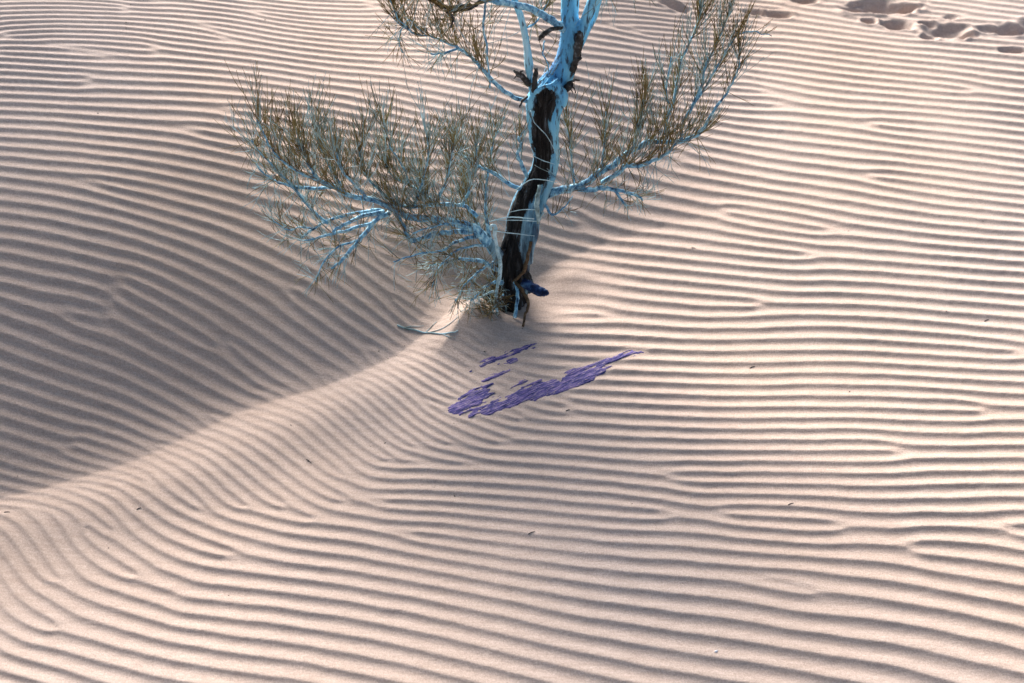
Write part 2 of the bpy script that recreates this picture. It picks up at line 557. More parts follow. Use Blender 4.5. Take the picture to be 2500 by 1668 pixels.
# ------------------------------------------------------------------ materials of the things
def bark_material():
    m, nt, b = new_mat('bark')
    at_ = nt.nodes.new('ShaderNodeAttribute')
    at_.attribute_name = 'heartwood'
    vec = mapping(nt, (1, 1, 1))
    lng = mapping(nt, (1, 1, .22))
    tone = noise(nt, 9, 5, .6, lng)
    pale = ramp(nt, tone.outputs['Fac'], [(.30, (.07, .20, .40)), (.43, (.13, .42, .66)), (.55, (.24, .56, .74)), (.70, (.55, .74, .80))])
    dash = noise(nt, 75, 3, .55, lng)
    d = ramp(nt, dash.outputs['Fac'], [(.56, (0, 0, 0)), (.66, (1, 1, 1))])
    c = mixc(nt, d.outputs['Color'], pale.outputs['Color'], (.045, .07, .10))
    grain = noise(nt, 55, 6, .65, mapping(nt, (1, 1, .10)))
    # old weathered bark: grey with dark fissures on the lower trunk, cleaner blue above
    tc = nt.nodes.new('ShaderNodeTexCoord'); sx = nt.nodes.new('ShaderNodeSeparateXYZ')
    nt.links.new(tc.outputs['Object'], sx.inputs[0])
    low = ramp(nt, sx.outputs['Z'], [(.15, (1, 1, 1)), (.62, (0, 0, 0))])
    old = ramp(nt, grain.outputs['Fac'], [(.40, (.02, .022, .026)), (.50, (.11, .17, .21)), (.60, (.24, .36, .43)), (.72, (.44, .56, .62))])
    c = mixc(nt, low.outputs['Color'], c, old.outputs['Color'])
    fis = ramp(nt, grain.outputs['Fac'], [(.34, (1, 1, 1)), (.43, (0, 0, 0))])
    c = mixc(nt, fis.outputs['Color'], c, (.03, .05, .09))
    dark = ramp(nt, grain.outputs['Fac'], [(.40, (.003, .003, .004)), (.52, (.012, .010, .009)), (.62, (.05, .05, .052)), (.74, (.20, .28, .34))])
    # ragged edge between the bare heartwood and the bark
    mth = nt.nodes.new('ShaderNodeMath'); mth.operation = 'ADD'
    nt.links.new(at_.outputs['Fac'], mth.inputs[0])
    sub = nt.nodes.new('ShaderNodeMath'); sub.operation = 'MULTIPLY_ADD'
    nt.links.new(grain.outputs['Fac'], sub.inputs[0]); sub.inputs[1].default_value = 2.4; sub.inputs[2].default_value = -1.2
    nt.links.new(sub.outputs[0], mth.inputs[1])
    f = ramp(nt, mth.outputs[0], [(.42, (0, 0, 0)), (.58, (1, 1, 1))])
    c2 = mixc(nt, f.outputs['Color'], c, dark.outputs['Color'])
    nt.links.new(c2, b.inputs['Base Color'])
    b.inputs['Roughness'].default_value = .8
    b.inputs['Specular IOR Level'].default_value = .25
    n1 = bump(nt, grain.outputs['Fac'], 1.0, .010)
    n2 = bump(nt, dash.outputs['Fac'], .4, .003, n1)
    nt.links.new(n2, b.inputs['Normal'])
    return m

def simple_mat(name, stops, scale, rough=.85, zs=1.0, bmp=.3):
    m, nt, b = new_mat(name)
    n = noise(nt, scale, 4, .6, mapping(nt, (1, 1, zs)))
    c = ramp(nt, n.outputs['Fac'], stops)
    nt.links.new(c.outputs['Color'], b.inputs['Base Color'])
    b.inputs['Roughness'].default_value = rough
    b.inputs['Specular IOR Level'].default_value = .2
    if bmp:
        nt.links.new(bump(nt, n.outputs['Fac'], bmp, .002), b.inputs['Normal'])
    return m

MAT['bark'] = bark_material()
MAT['branch'] = simple_mat('pale_branch_bark', [(.34, (.03, .06, .10)), (.45, (.12, .27, .42)), (.55, (.22, .46, .60)), (.68, (.50, .70, .76))], 70, zs=.7)
MAT['dead'] = simple_mat('dead_dark_wood', [(.3, (.008, .008, .009)), (.55, (.05, .045, .04)), (.75, (.16, .18, .19))], 60)
MAT['root'] = simple_mat('navy_root_bark', [(.36, (.006, .012, .035)), (.52, (.014, .036, .11)), (.74, (.09, .19, .32))], 45, bmp=.15)
MAT['twig'] = simple_mat('olive_twig', [(.34, (.06, .038, .014)), (.48, (.17, .115, .042)), (.66, (.26, .235, .115))], 25, bmp=0)
MAT['twig_pale'] = simple_mat('grey_blue_twig', [(.34, (.11, .15, .14)), (.5, (.28, .40, .42)), (.66, (.48, .62, .66))], 25, bmp=0)
MAT['shoot'] = simple_mat('pale_shoot_bark', [(.3, (.20, .34, .38)), (.5, (.40, .58, .63)), (.72, (.58, .72, .74))], 60, bmp=0)
MAT['tan'] = simple_mat('brown_root_bark', [(.3, (.03, .016, .008)), (.6, (.12, .075, .04)), (.8, (.22, .18, .13))], 60)
MAT['speck'] = simple_mat('dark_plant_litter', [(.3, (.012, .010, .010)), (.7, (.05, .04, .035))], 200)
MAT['chalk'] = simple_mat('white_pebble_stone', [(.3, (.62, .63, .68)), (.7, (.78, .80, .84))], 80)

def rock_material():
    m, nt, b = new_mat('purple_rock')
    ang = math.radians(-33)
    tc = nt.nodes.new('ShaderNodeTexCoord')
    m1 = nt.nodes.new('ShaderNodeMapping'); m1.inputs['Rotation'].default_value = (0, 0, ang)
    m2 = nt.nodes.new('ShaderNodeMapping'); m2.inputs['Scale'].default_value = (14, 110, 20)
    nt.links.new(tc.outputs['Object'], m1.inputs['Vector']); nt.links.new(m1.outputs['Vector'], m2.inputs['Vector'])
    n = noise(nt, 1.6, 6, .7, m2.outputs['Vector'])
    c = ramp(nt, n.outputs['Fac'], [(.36, (.018, .018, .07)), (.45, (.06, .055, .18)), (.54, (.13, .095, .26)), (.66, (.30, .20, .38))])
    n2 = noise(nt, 300, 3, .7, tc.outputs['Object'])
    c2 = mixc(nt, .7, c.outputs['Color'], ramp(nt, n2.outputs['Fac'], [(.3, (.36, .36, .37)), (.7, (.62, .62, .62))]).outputs['Color'], 'OVERLAY')
    dust = noise(nt, 3.2, 5, .75, m2.outputs['Vector'])
    df = ramp(nt, dust.outputs['Fac'], [(.54, (0, 0, 0)), (.63, (.85, .85, .85))])
    c3 = mixc(nt, df.outputs['Color'], c2, (.47, .36, .33))
    nt.links.new(c3, b.inputs['Base Color'])
    b.inputs['Roughness'].default_value = .9
    b.inputs['Specular IOR Level'].default_value = .2
    nt.links.new(bump(nt, n2.outputs['Fac'], .5, .003, bump(nt, n.outputs['Fac'], .7, .006)), b.inputs['Normal'])
    return m
MAT['rock'] = rock_material()

# ------------------------------------------------------------------ tubes
class Tubes:
    def __init__(self):
        self.v, self.f, self.m, self.n = [], [], [], 0
    def add(self, pts, rad, seg=5, mat=0, cap=True):
        P = np.asarray(pts, float)
        n = len(P)
        R = np.broadcast_to(np.asarray(rad, float), (n,))
        T = np.gradient(P, axis=0)
        T /= np.linalg.norm(T, axis=1)[:, None] + 1e-12
        ref = np.array([0.13, 0.97, 0.21])
        if abs(T[0] @ ref) > .9:
            ref = np.array([0.97, .1, .2])
        N = np.empty_like(P)
        u = ref - T[0] * (T[0] @ ref)
        u /= np.linalg.norm(u)
        for i in range(n):
            u = u - T[i] * (T[i] @ u)
            u /= np.linalg.norm(u) + 1e-12
            N[i] = u
        B = np.cross(T, N)
        a = np.arange(seg) * 2 * np.pi / seg
        ring = P[:, None, :] + R[:, None, None] * (np.cos(a)[None, :, None] * N[:, None, :] + np.sin(a)[None, :, None] * B[:, None, :])
        V = ring.reshape(-1, 3)
        i = np.arange(n - 1)[:, None] * seg
        j = np.arange(seg)[None, :]
        k = (j + 1) % seg
        F = np.stack([i + j, i + k, i + seg + k, i + seg + j], -1).reshape(-1, 4) + self.n
        self.v.append(V); self.f.append(F)
        cnt = len(F)
        base = self.n
        self.n += len(V)
        if cap:
            self.v.append(P[[0, -1]])
            c0, c1 = self.n, self.n + 1
            self.n += 2
            jj = np.arange(seg); kk = (jj + 1) % seg
            lo = np.stack([np.full(seg, c0), base + kk, base + jj, base + jj], -1)
            top = base + (n - 1) * seg
            hi = np.stack([np.full(seg, c1), top + jj, top + kk, top + kk], -1)
            self.f += [lo, hi]
            cnt += 2 * seg
        self.m += [mat] * cnt
        return self
    def build(self, name, mats, parent=None):
        V = np.concatenate(self.v)
        F = np.concatenate(self.f)
        # caps are written as quads with a doubled corner: turn them into triangles
        tri_ = F[:, 2] == F[:, 3]
        me = bpy.data.meshes.new(name)
        faces = [tuple(f[:3]) if t else tuple(f) for f, t in zip(F.tolist(), tri_.tolist())]
        me.from_pydata(V.tolist(), [], faces)
        for mt in (mats if isinstance(mats, (list, tuple)) else [mats]):
            me.materials.append(mt)
        me.polygons.foreach_set('material_index', np.array(self.m, np.int32))
        me.polygons.foreach_set('use_smooth', np.ones(len(faces), bool))
        me.update()
        o = bpy.data.objects.new(name, me)
        C.objects.link(o)
        if parent is not None:
            o.parent = parent
        return o

def catmull(P, per=6):
    P = np.asarray(P, float)
    Q = np.vstack([2 * P[0] - P[1], P, 2 * P[-1] - P[-2]])
    out = []
    for i in range(1, len(Q) - 2):
        for t in np.arange(per) / per:
            a, b, c, d = Q[i - 1], Q[i], Q[i + 1], Q[i + 2]
            out.append(.5 * (2 * b + (c - a) * t + (2 * a - 5 * b + 4 * c - d) * t * t + (3 * b - a - 3 * c + d) * t ** 3))
    out.append(P[-1])
    return np.array(out)

def path(pts, per=6, rough=0.0, seed=0):
    """pts: (px, py, depth offset from the trunk in m, radius in px) -> world points and radii"""
    W, R = [], []
    for px, py, dy, r in pts:
        p = at(px, py, TY + dy)
        d = (p - Vector((0, 0, CAM_H))).length
        W.append(tuple(p)); R.append(r * d / FPX)
    W = catmull(W, per)
    R = catmull(np.array(R)[:, None].repeat(3, 1), per)[:, 0]
    if rough:
        rs = np.random.RandomState(seed)
        k = rs.randn(*W.shape) * rough
        k[1:-1] = (k[:-2] + 2 * k[1:-1] + k[2:]) / 3
        k[0] = 0
        W = W + k
        q = rs.randn(len(R)) * .09
        q[1:-1] = (q[:-2] + 2 * q[1:-1] + q[2:]) / 4
        R = R * (1 + q)
    return W, np.maximum(R, .0008)

tree = bpy.data.objects.new('desert_tree', None)
C.objects.link(tree)
tag(tree, 'small gnarled desert tree with blue-grey bark, hollow trunk and thin leafless twigs', 'tree')

# ------------------------------------------------------------------ trunk, grown as one skin
MAIN = [(1226, 790, .00, 64), (1232, 735, .0, 56), (1240, 700, .01, 48), (1250, 650, .02, 42), (1260, 600, .02, 38), (1272, 545, .03, 35), (1287, 495, .03, 33), (1308, 455, .03, 33),
        (1325, 420, .03, 33), (1333, 380, .03, 34), (1329, 330, .02, 37), (1326, 285, .01, 41), (1332, 245, .01, 44), (1346, 215, .01, 38),
        (1368, 185, .02, 30), (1382, 150, .03, 25), (1389, 110, .04, 22), (1390, 75, .05, 20), (1387, 30, .06, 18), (1383, -40, .08, 16), (1372, -130, .10, 14), (1376, -260, .12, 12), (1390, -420, .12, 9), (1384, -600, .1, 6)]
tk = Tubes()
W, R = path(MAIN, 8)
tk.add(W, R, 20)
mainW = W
mainPY = np.interp(np.arange(len(W)) / 8.0, np.arange(len(MAIN)), [p[1] for p in MAIN])
mainR = R
def limb(pts, per=8, seg=12):
    W, R = path(pts, per)
    tk.add(W, R, seg)
# right fork, middle stem, left fork
limb([(1400, 140, .03, 13), (1413, 90, .04, 13), (1427, 55, .05, 13), (1440, 25, .05, 13), (1452, -5, .06, 13), (1475, -70, .08, 12), (1515, -180, .12, 10), (1540, -330, .16, 8)])
limb([(1405, 130, .07, 9), (1432, 75, .09, 9), (1450, 40, .10, 9), (1462, 0, .12, 8), (1500, -80, .2, 7), (1560, -160, .28, 5)])
limb([(1402, 100, .05, 9), (1405, 60, .06, 6), (1408, 20, .07, 5), (1410, -30, .08, 5), (1420, -120, .1, 4)])
limb([(1312, 235, .00, 15), (1300, 215, .00, 11), (1294, 195, -.005, 9), (1291, 166, -.01, 9.5), (1288, 128, -.01, 9), (1283, 89, -.01, 8.5), (1272, 42, .0, 8), (1256, 0, .01, 8), (1236, -70, .03, 7), (1222, -170, .05, 5)])
# burls round the mouth of the hollow
limb([(1302, 262, -.035, 9), (1305, 236, -.040, 6), (1316, 218, -.046, 6), (1336, 209, -.048, 7), (1358, 218, -.05, 9), (1374, 246, -.045, 10), (1370, 262, -.042, 6)], 6, 10)
limb([(1352, 195, -.035, 13), (1366, 215, -.045, 12), (1375, 238, -.045, 11), (1372, 258, -.04, 8)], 6, 10)
limb([(1345, 300, -.035, 10), (1350, 270, -.04, 11), (1345, 245, -.03, 8)], 6, 10)
limb([(1351, 420, -.03, 8), (1350, 370, -.03, 9), (1352, 320, -.03, 8), (1348, 280, -.03, 8)], 6, 10)
limb([(1290, 640, -.02, 11), (1300, 590, -.02, 9), (1312, 530, -.02, 9), (1335, 470, -.02, 9), (1350, 430, -.02, 9)], 6, 10)
# root flare and the thick lower limb starts
limb([(1240, 690, .02, 34), (1215, 720, .02, 36), (1195, 760, .02, 34)], 6, 12)
limb([(1245, 700, -.02, 30), (1232, 740, -.04, 32), (1225, 775, -.05, 28)], 6, 12)
limb([(1270, 660, -.02, 16), (1281, 690, -.035, 19), (1288, 704, -.045, 18), (1290, 715, -.05, 13)], 6, 12)
limb([(1180, 573, -.06, 13), (1206, 609, -.04, 15), (1226, 648, -.01, 18), (1240, 690, .0, 22)], 6, 12)
limb([(1300, 500, .02, 20), (1321, 479, .02, 15), (1354, 468, .02, 11)], 6, 10)
tmp = tk.build('trunk_raw', MAT['bark'])
md = tmp.modifiers.new('r', 'REMESH'); md.mode = 'VOXEL'; md.voxel_size = .0042; md.use_smooth_shade = True
sm = tmp.modifiers.new('s', 'SMOOTH'); sm.factor = .5; sm.iterations = 3
bpy.context.view_layer.update()
dg = bpy.context.evaluated_depsgraph_get()
tme = bpy.data.meshes.new_from_object(tmp.evaluated_get(dg))
bpy.data.objects.remove(tmp)
nv = len(tme.vertices)
co = np.empty(nv * 3, np.float32); tme.vertices.foreach_get('co', co); co = co.reshape(-1, 3).astype(float)
no = np.empty(nv * 3, np.float32); tme.vertices.foreach_get('normal', no); no = no.reshape(-1, 3).astype(float)
best = np.full(nv, 1e9); idx = np.zeros(nv, int)
for i, p in enumerate(mainW):
    d = ((co - p) ** 2).sum(1)
    m = d < best
    best[m] = d[m]; idx[m] = i
off = co - mainW[idx]
dist = np.sqrt(best)
rr = mainR[idx]
pyl = mainPY[idx]
theta = np.degrees(np.arctan2(-off[:, 0], -off[:, 1]))      # 0 = towards -y, + = towards -x
TAB = np.array([  # trunk station, centre of the bare wood (deg), half width, depth of the hollow, darkness
    (150, 0, 5, 0, 0), (205, 8, 8, .0, .0), (218, 10, 36, .30, 1), (245, 12, 46, .60, 1), (290, 20, 50, .58, 1), (330, 28, 54, .45, 1), (390, 32, 60, .28, 1),
    (450, 46, 54, .18, 1), (520, 52, 50, .14, .95), (590, 46, 58, .10, .9), (640, 28, 88, .06, .95), (720, 0, 170, .0, 1.1), (800, 0, 180, 0, 1.1)], float)
cc, hw, dp, dk = (np.interp(pyl, TAB[:, 0], TAB[:, i]) for i in (1, 2, 3, 4))
ad = np.abs((theta - cc + 180) % 360 - 180)
near = (dist < rr * 1.5) & (pyl > 205)
inner = np.where(near, 1 - smooth(.7, 1.2, ad / np.maximum(hw, 1)), 0)
heart = np.clip(inner * dk, 0, 1)
# dark torn bark along the right of the upper stem
up = (pyl < 200) & (pyl > 75) & (dist < rr * 1.6)
adr = np.abs((theta + 72 + 180) % 360 - 180)
heart = np.where(up, np.maximum(heart, (1 - smooth(18, 42, adr)) * (1 - smooth(150, 190, pyl))), heart)
n1 = vnoise(theta / 57.3 * 3 + 40, co[:, 2] * 3, 4.0, 51) * .5 + vnoise(theta / 57.3 * 6 + 40, co[:, 2] * 5, 5.0, 52) * .3
co -= off * (inner * dp)[:, None]
co += no * (n1 * rr * (.07 + .12 * heart))[:, None]
lump = vnoise(co[:, 0] * 14 + 9, co[:, 2] * 14 + co[:, 1] * 9, 1.0, 53)
co += no * (lump * rr * .10)[:, None]
tme.vertices.foreach_set('co', co.astype(np.float32).ravel())
attr = tme.attributes.new('heartwood', 'FLOAT', 'POINT')
attr.data.foreach_set('value', np.clip(heart + .0 * n1, 0, 1).astype(np.float32))
tme.materials.clear(); tme.materials.append(MAT['bark'])
tme.polygons.foreach_set('use_smooth', np.ones(len(tme.polygons), bool))
tme.update()
trunk = bpy.data.objects.new('trunk', tme)
C.objects.link(trunk); trunk.parent = tree
tag(trunk, 'trunk with blue-grey bark and a long dark hollow of bare wood')
print('trunk tris', len(tme.polygons) * 2)

# torn stubs, knots
def part(name, tubes, mats, parent, label=None, kind=None, seg=8, per=5, mat=0, rough=.0015):
    t = Tubes()
    for i, p in enumerate(tubes):
        W, R = path(p, per, rough, i + 7)
        t.add(W, R, seg, mat)
    o = t.build(name, mats, parent)
    return tag(o, label, kind=kind)
part('broken_stub', [[(1372, 66, .03, 6), (1352, 71, -.02, 5), (1335, 78, -.04, 6), (1322, 90, -.05, 6), (1315, 98, -.055, 2)]], MAT['dead'], trunk)
part('broken_stub', [[(1290, 205, -.005, 8), (1278, 190, -.02, 7), (1266, 181, -.03, 6), (1256, 174, -.04, 2)], [(1280, 192, -.02, 4), (1272, 178, -.03, 3), (1276, 172, -.03, 1.5)], [(1268, 182, -.03, 3), (1262, 186, -.03, 2), (1254, 190, -.03, 1)]], MAT['dead'], trunk)
part('broken_stub', [[(1304, 222, -.02, 8), (1306, 195, -.03, 6), (1309, 180, -.035, 6), (1310, 169, -.035, 4)]], MAT['dead'], trunk)
part('broken_stub', [[(1384, 215, -.02, 10), (1392, 208, -.025, 9), (1398, 204, -.03, 4)], [(1388, 206, -.02, 3), (1402, 197, -.03, 3), (1414, 196, -.03, 1.5)], [(1390, 210, -.03, 2), (1400, 216, -.04, 1.5), (1406, 226, -.04, 1)], [(1390, 212, -.03, 2), (1396, 222, -.04, 1.5), (1398, 230, -.04, 1)]], MAT['dead'], trunk)
part('bark_flap', [[(1400, 160, -.0, 7), (1407, 140, -.01, 8), (1412, 110, .0, 9), (1417, 85, .01, 8), (1412, 78, .01, 4)], [(1396, 172, -.005, 6), (1406, 152, -.02, 7), (1418, 141, -.02, 3)]], MAT['dead'], trunk)
part('knot', [[(1287, 236, -.03, 3), (1276, 246, -.045, 3), (1270, 262, -.05, 1.5)]], MAT['dead'], trunk)

# ------------------------------------------------------------------ twigs
UP = np.array([0, 0, 1.0])
_lx, _ly = np.meshgrid(np.linspace(-2, 2, 201), np.linspace(2.4, 5.4, 151))
_LZ = base_z(_lx, _ly)
def low_z(x, y):
    return _LZ[min(max(int((y - 2.4) / .02 + .5), 0), 150), min(max(int((x + 2) / .02 + .5), 0), 200)]
def grow(rng, p, d, L, n, up, wob):
    pts = [p]
    d = d / np.linalg.norm(d)
    st = L / n
    for _ in range(n):
        d = d + UP * up + np.array([rng.gauss(0, wob), rng.gauss(0, wob), rng.gauss(0, wob * .7)])
        d /= np.linalg.norm(d)
        q = pts[-1] + d * st
        g = low_z(q[0], q[1]) + .004
        if q[2] < g:
            q[2] = g; d[2] = max(d[2], .05)
        pts.append(q)
    return np.array(pts)

def shoot(rng, t, p, d, L, r, up, wob, mat, kids=2, level=0):
    n = max(4, int(L / .022))
    P = grow(rng, p, d, L, n, up, wob)
    rad = np.linspace(r, max(r * .45, .0006), n + 1)
    t.add(P, rad, 4 if level == 0 else 3, mat, cap=False)
    for _ in range(kids):
        i = rng.randint(1, max(1, int(n * .75)))
        tg = P[min(i + 1, n)] - P[i - 1]
        tg /= np.linalg.norm(tg)
        s = np.array([rng.gauss(0, 1), rng.gauss(0, 1), rng.gauss(0, .5)])
        s -= tg * (s @ tg)
        s /= np.linalg.norm(s) + 1e-9
        a = rng.uniform(.28, .62)
        k = max(0, kids - 1 - (rng.random() < .4)) if level < 2 else 0
        shoot(rng, t, P[i], tg * math.cos(a) + s * math.sin(a), L * rng.uniform(.35, .75), max(r * .72, .0007), up * 1.1, wob, mat if rng.random() < .85 else 1 - mat, k, level + 1)

def branch(pts, n, L, seed, up=.14, droop=.12, pale=.34, kids=2, wob=.055, label=None, side=.40, start=.12, mats=None, seg=7):
    """a pale limb (part) with its thicket of thin twigs (sub-part)"""
    rng = random.Random(seed)
    W, R = path(pts, 6, .0016, seed)
    t = Tubes(); t.add(W, R, seg)
    o = t.build('branch', mats or MAT['branch'], tree)
    if label: tag(o, label)
    if n:
        tw = Tubes()
        for i in range(int(n * 1.45)):
            f = start + (1 - start) * rng.random() ** .85
            x = f * (len(W) - 1)
            i0 = min(int(x), len(W) - 2)
            p = W[i0] + (W[i0 + 1] - W[i0]) * (x - i0)
            tg = W[i0 + 1] - W[i0]; tg /= np.linalg.norm(tg)
            l = rng.uniform(*L) * .94
            if rng.random() < droop:
                d = tg * .3 + np.array([rng.gauss(0, .5), rng.gauss(0, .5), -.6])
                shoot(rng, tw, p, d, l * .75, .0012, rng.uniform(-.12, .05), wob * 1.6, 1 if rng.random() < .6 else 0, max(1, kids - 1))
            else:
                d = tg * rng.uniform(.2, .8) + UP * rng.uniform(.2, .9) + np.array([rng.gauss(0, side), rng.gauss(0, side), 0])
                shoot(rng, tw, p, d, l, rng.uniform(.0010, .0017), up * rng.uniform(.5, 1.3), wob, 1 if rng.random() < pale else 0, kids)
        w = tw.build('crown_twigs', [MAT['twig'], MAT['twig_pale']], o)
        tag(w, kind='stuff')
    return o

B = branch
# --- low limb to the left and everything it carries
B([(1190, 590, -.06, 14), (1160, 560, -.08, 12), (1135, 550, -.10, 11), (1079, 539, -.12, 9.5), (1024, 533, -.14, 9), (990, 528, -.15, 8), (965, 512, -.16, 8), (948, 502, -.16, 9)], 46, (.08, .20), 1, droop=.3, label='thick blue-grey limb reaching left from the foot of the trunk')
B([(950, 502, -.16, 8), (898, 485, -.18, 6.5), (846, 476, -.20, 6), (817, 456, -.2, 5.5), (780, 439, -.21, 5), (762, 418, -.22, 4), (745, 380, -.23, 3), (722, 340, -.24, 2)], 66, (.10, .24), 2)
B([(785, 442, -.21, 4), (740, 425, -.24, 3.5), (700, 400, -.26, 3), (660, 360, -.28, 2.5), (640, 320, -.29, 2), (628, 290, -.3, 1.5)], 40, (.10, .21), 3)
B([(817, 456, -.20, 4), (770, 460, -.17, 4), (721, 457, -.15, 3.5), (680, 445, -.14, 3), (654, 432, -.12, 2.5), (625, 400, -.1, 2)], 34, (.08, .18), 4, droop=.25, pale=.45)
B([(846, 476, -.20, 4), (826, 440, -.14, 3.5), (800, 400, -.10, 3), (778, 350, -.08, 2.2), (765, 310, -.06, 1.6)], 40, (.09, .2), 5)
B([(898, 485, -.18, 4), (868, 455, -.24, 3.5), (838, 420, -.28, 3), (820, 375, -.3, 2)], 34, (.08, .19), 6)
B([(935, 517, -.16, 6), (887, 528, -.22, 5.5), (839, 550, -.26, 4.5), (812, 566, -.29, 3)], 16, (.06, .14), 7, droop=.5, pale=.6)
B([(930, 513, -.16, 5), (876, 520, -.14, 4), (820, 531, -.12, 4), (765, 560, -.12, 3), (730, 588, -.12, 2)], 24, (.06, .15), 8, droop=.45, pale=.6)
B([(950, 520, -.16, 6.5), (913, 543, -.2, 5.5), (876, 587, -.24, 5), (839, 631, -.27, 4), (809, 655, -.28, 2.5)], 26, (.06, .15), 9, droop=.6, pale=.65, up=.05)
B([(913, 543, -.2, 4), (839, 565, -.26, 4), (790, 577, -.3, 3), (740, 590, -.33, 1.8)], 16, (.06, .13), 10, droop=.5, pale=.6)
B([(800, 545, -.12, 4.5), (765, 517, -.14, 4), (730, 475, -.16, 3.5), (700, 440, -.17, 3), (660, 400, -.2, 2.4), (615, 345, -.22, 1.8)], 40, (.08, .19), 11, pale=.4)
B([(1150, 566, -.08, 7), (1110, 566, -.12, 6), (1079, 568, -.15, 6), (1045, 577, -.18, 6), (1013, 587, -.2, 6), (998, 580, -.2, 6), (985, 555, -.19, 5), (965, 520, -.17, 5)], 30, (.06, .14), 12, droop=.6, up=.04)
B([(1165, 530, -.05, 5), (1128, 502, -.04, 5), (1061, 500, -.08, 5), (1010, 505, -.12, 4.5), (960, 500, -.15, 4)], 56, (.09, .22), 13, side=.5)
B([(1061, 500, -.08, 4), (1040, 475, -.06, 3.5), (1000, 452, -.05, 3), (960, 430, -.04, 2.4), (940, 400, -.03, 1.6)], 44, (.09, .2), 14)
B([(1000, 452, -.05, 3), (985, 410, -.07, 2.5), (950, 350, -.1, 2), (935, 300, -.12, 1.5)], 26, (.08, .17), 15)
B([(1061, 500, -.08, 4), (1090, 440, -.10, 3.2), (1100, 390, -.12, 2.5), (1108, 345, -.13, 1.8)], 42, (.08, .17), 16)
B([(1292, 474, .03, 6), (1246, 450, .03, 5), (1207, 425, .04, 4.5), (1168, 405, .06, 4), (1130, 382, .08, 3), (1100, 350, .1, 2)], 34, (.07, .17), 17, pale=.45)
B([(1287, 433, .03, 5), (1268, 392, .02, 4.5), (1262, 380, .01, 4.5), (1272, 355, .0, 4), (1268, 335, -.01, 3.5), (1280, 318, -.01, 2)], 16, (.06, .14), 18)
B([(1200, 620, .04, 6), (1170, 560, .10, 4.5), (1140, 500, .14, 4), (1130, 440, .16, 3)], 40, (.08, .20), 19)
B([(1215, 660, -.05, 6), (1180, 640, -.12, 5), (1130, 632, -.16, 4), (1090, 640, -.19, 3), (1050, 648, -.21, 2)], 44, (.06, .16), 20, droop=.7, up=.02, pale=.3)
B([(1225, 690, -.06, 6), (1205, 690, -.12, 4), (1180, 705, -.16, 3), (1150, 735, -.18, 2)], 40, (.05, .13), 21, droop=.65, up=.02, pale=.25)
B([(1228, 720, -.09, 4), (1215, 735, -.13, 3), (1200, 755, -.15, 2)], 30, (.05, .10), 22, droop=.2, up=.02, pale=.15, wob=.2)
B([(1175, 575, -.07, 5), (1140, 582, -.11, 4.5), (1110, 592, -.14, 4), (1080, 612, -.2, 3), (1020, 622, -.24, 2.2), (960, 640, -.27, 1.6)], 24, (.06, .14), 23, droop=.6, up=.02)
B([(1200, 600, .03, 5), (1185, 520, .05, 4), (1190, 440, .06, 3), (1200, 370, .07, 2.2), (1215, 320, .08, 1.5)], 34, (.07, .18), 24)
B([(1128, 502, -.04, 4), (1150, 450, -.05, 3), (1165, 400, -.06, 2.4), (1160, 350, -.06, 1.6)], 34, (.07, .17), 25)
B([(987, 505, -.14, 4), (930, 470, -.13, 3.4), (895, 430, -.12, 2.8), (880, 380, -.12, 2), (885, 340, -.12, 1.4)], 40, (.08, .19), 26)
B([(1010, 505, -.12, 4), (1030, 450, -.14, 3), (1045, 390, -.15, 2.2), (1040, 330, -.15, 1.5)], 34, (.08, .18), 27)
B([(876, 587, -.24, 3), (830, 600, -.27, 2.6), (790, 640, -.29, 2), (770, 690, -.3, 1.4)], 22, (.05, .12), 28, droop=.8, up=-.03, pale=.6)
B([(765, 560, -.12, 2.6), (735, 555, -.14, 2.2), (700, 560, -.15, 1.6), (660, 530, -.16, 1.2)], 18, (.06, .13), 29, droop=.4, pale=.5)
B([(1205, 640, -.07, 4), (1180, 655, -.14, 3), (1140, 690, -.18, 2), (1110, 735, -.2, 1.4)], 34, (.06, .14), 45, droop=.6, up=.0, pale=.25)
B([(1185, 600, -.08, 4), (1150, 600, -.15, 3), (1105, 618, -.19, 2.4), (1070, 660, -.22, 1.6), (1055, 700, -.23, 1.2)], 34, (.06, .14), 46, droop=.7, up=.0, pale=.25)
B([(1150, 560, -.1, 3.4), (1110, 545, -.16, 2.8), (1060, 552, -.2, 2.2), (1010, 570, -.23, 1.6)], 34, (.06, .13), 47, droop=.45, pale=.3)
B([(1225, 745, -.1, 3), (1212, 752, -.14, 2.4), (1190, 768, -.17, 1.6)], 26, (.04, .09), 48, droop=.3, up=.0, pale=.1, wob=.22)
# --- pale curled shoot in front of the trunk and wisps across it
cs = Tubes()
Wc, Rc = path([(1199, 561, -.12, 3.2), (1198, 554, -.125, 3.4), (1203, 550, -.13, 3.6), (1209, 553, -.13, 4), (1209, 562, -.13, 4.2), (1208, 575, -.13, 4.2), (1211, 592, -.13, 4.3), (1217, 620, -.13, 4.6), (1222, 650, -.135, 4.8), (1219, 680, -.14, 4.6), (1213, 708, -.14, 4), (1211, 735, -.145, 3.6), (1213, 768, -.16, 3)], 6, .0008, 3)
cs.add(Wc, Rc, 8)
for p in ([(1213, 710, -.14, 3), (1195, 714, -.15, 3), (1182, 722, -.155, 2.6), (1167, 728, -.16, 1.6)], [(1212, 735, -.145, 2.6), (1217, 739, -.15, 2), (1223, 741, -.15, 1.4)]):
    Wc, Rc = path(p, 5, .001, 4); cs.add(Wc, Rc, 6)
tag(cs.build('curled_shoot', MAT['shoot'], tree), 'pale shoot with a curled tip in front of the trunk')
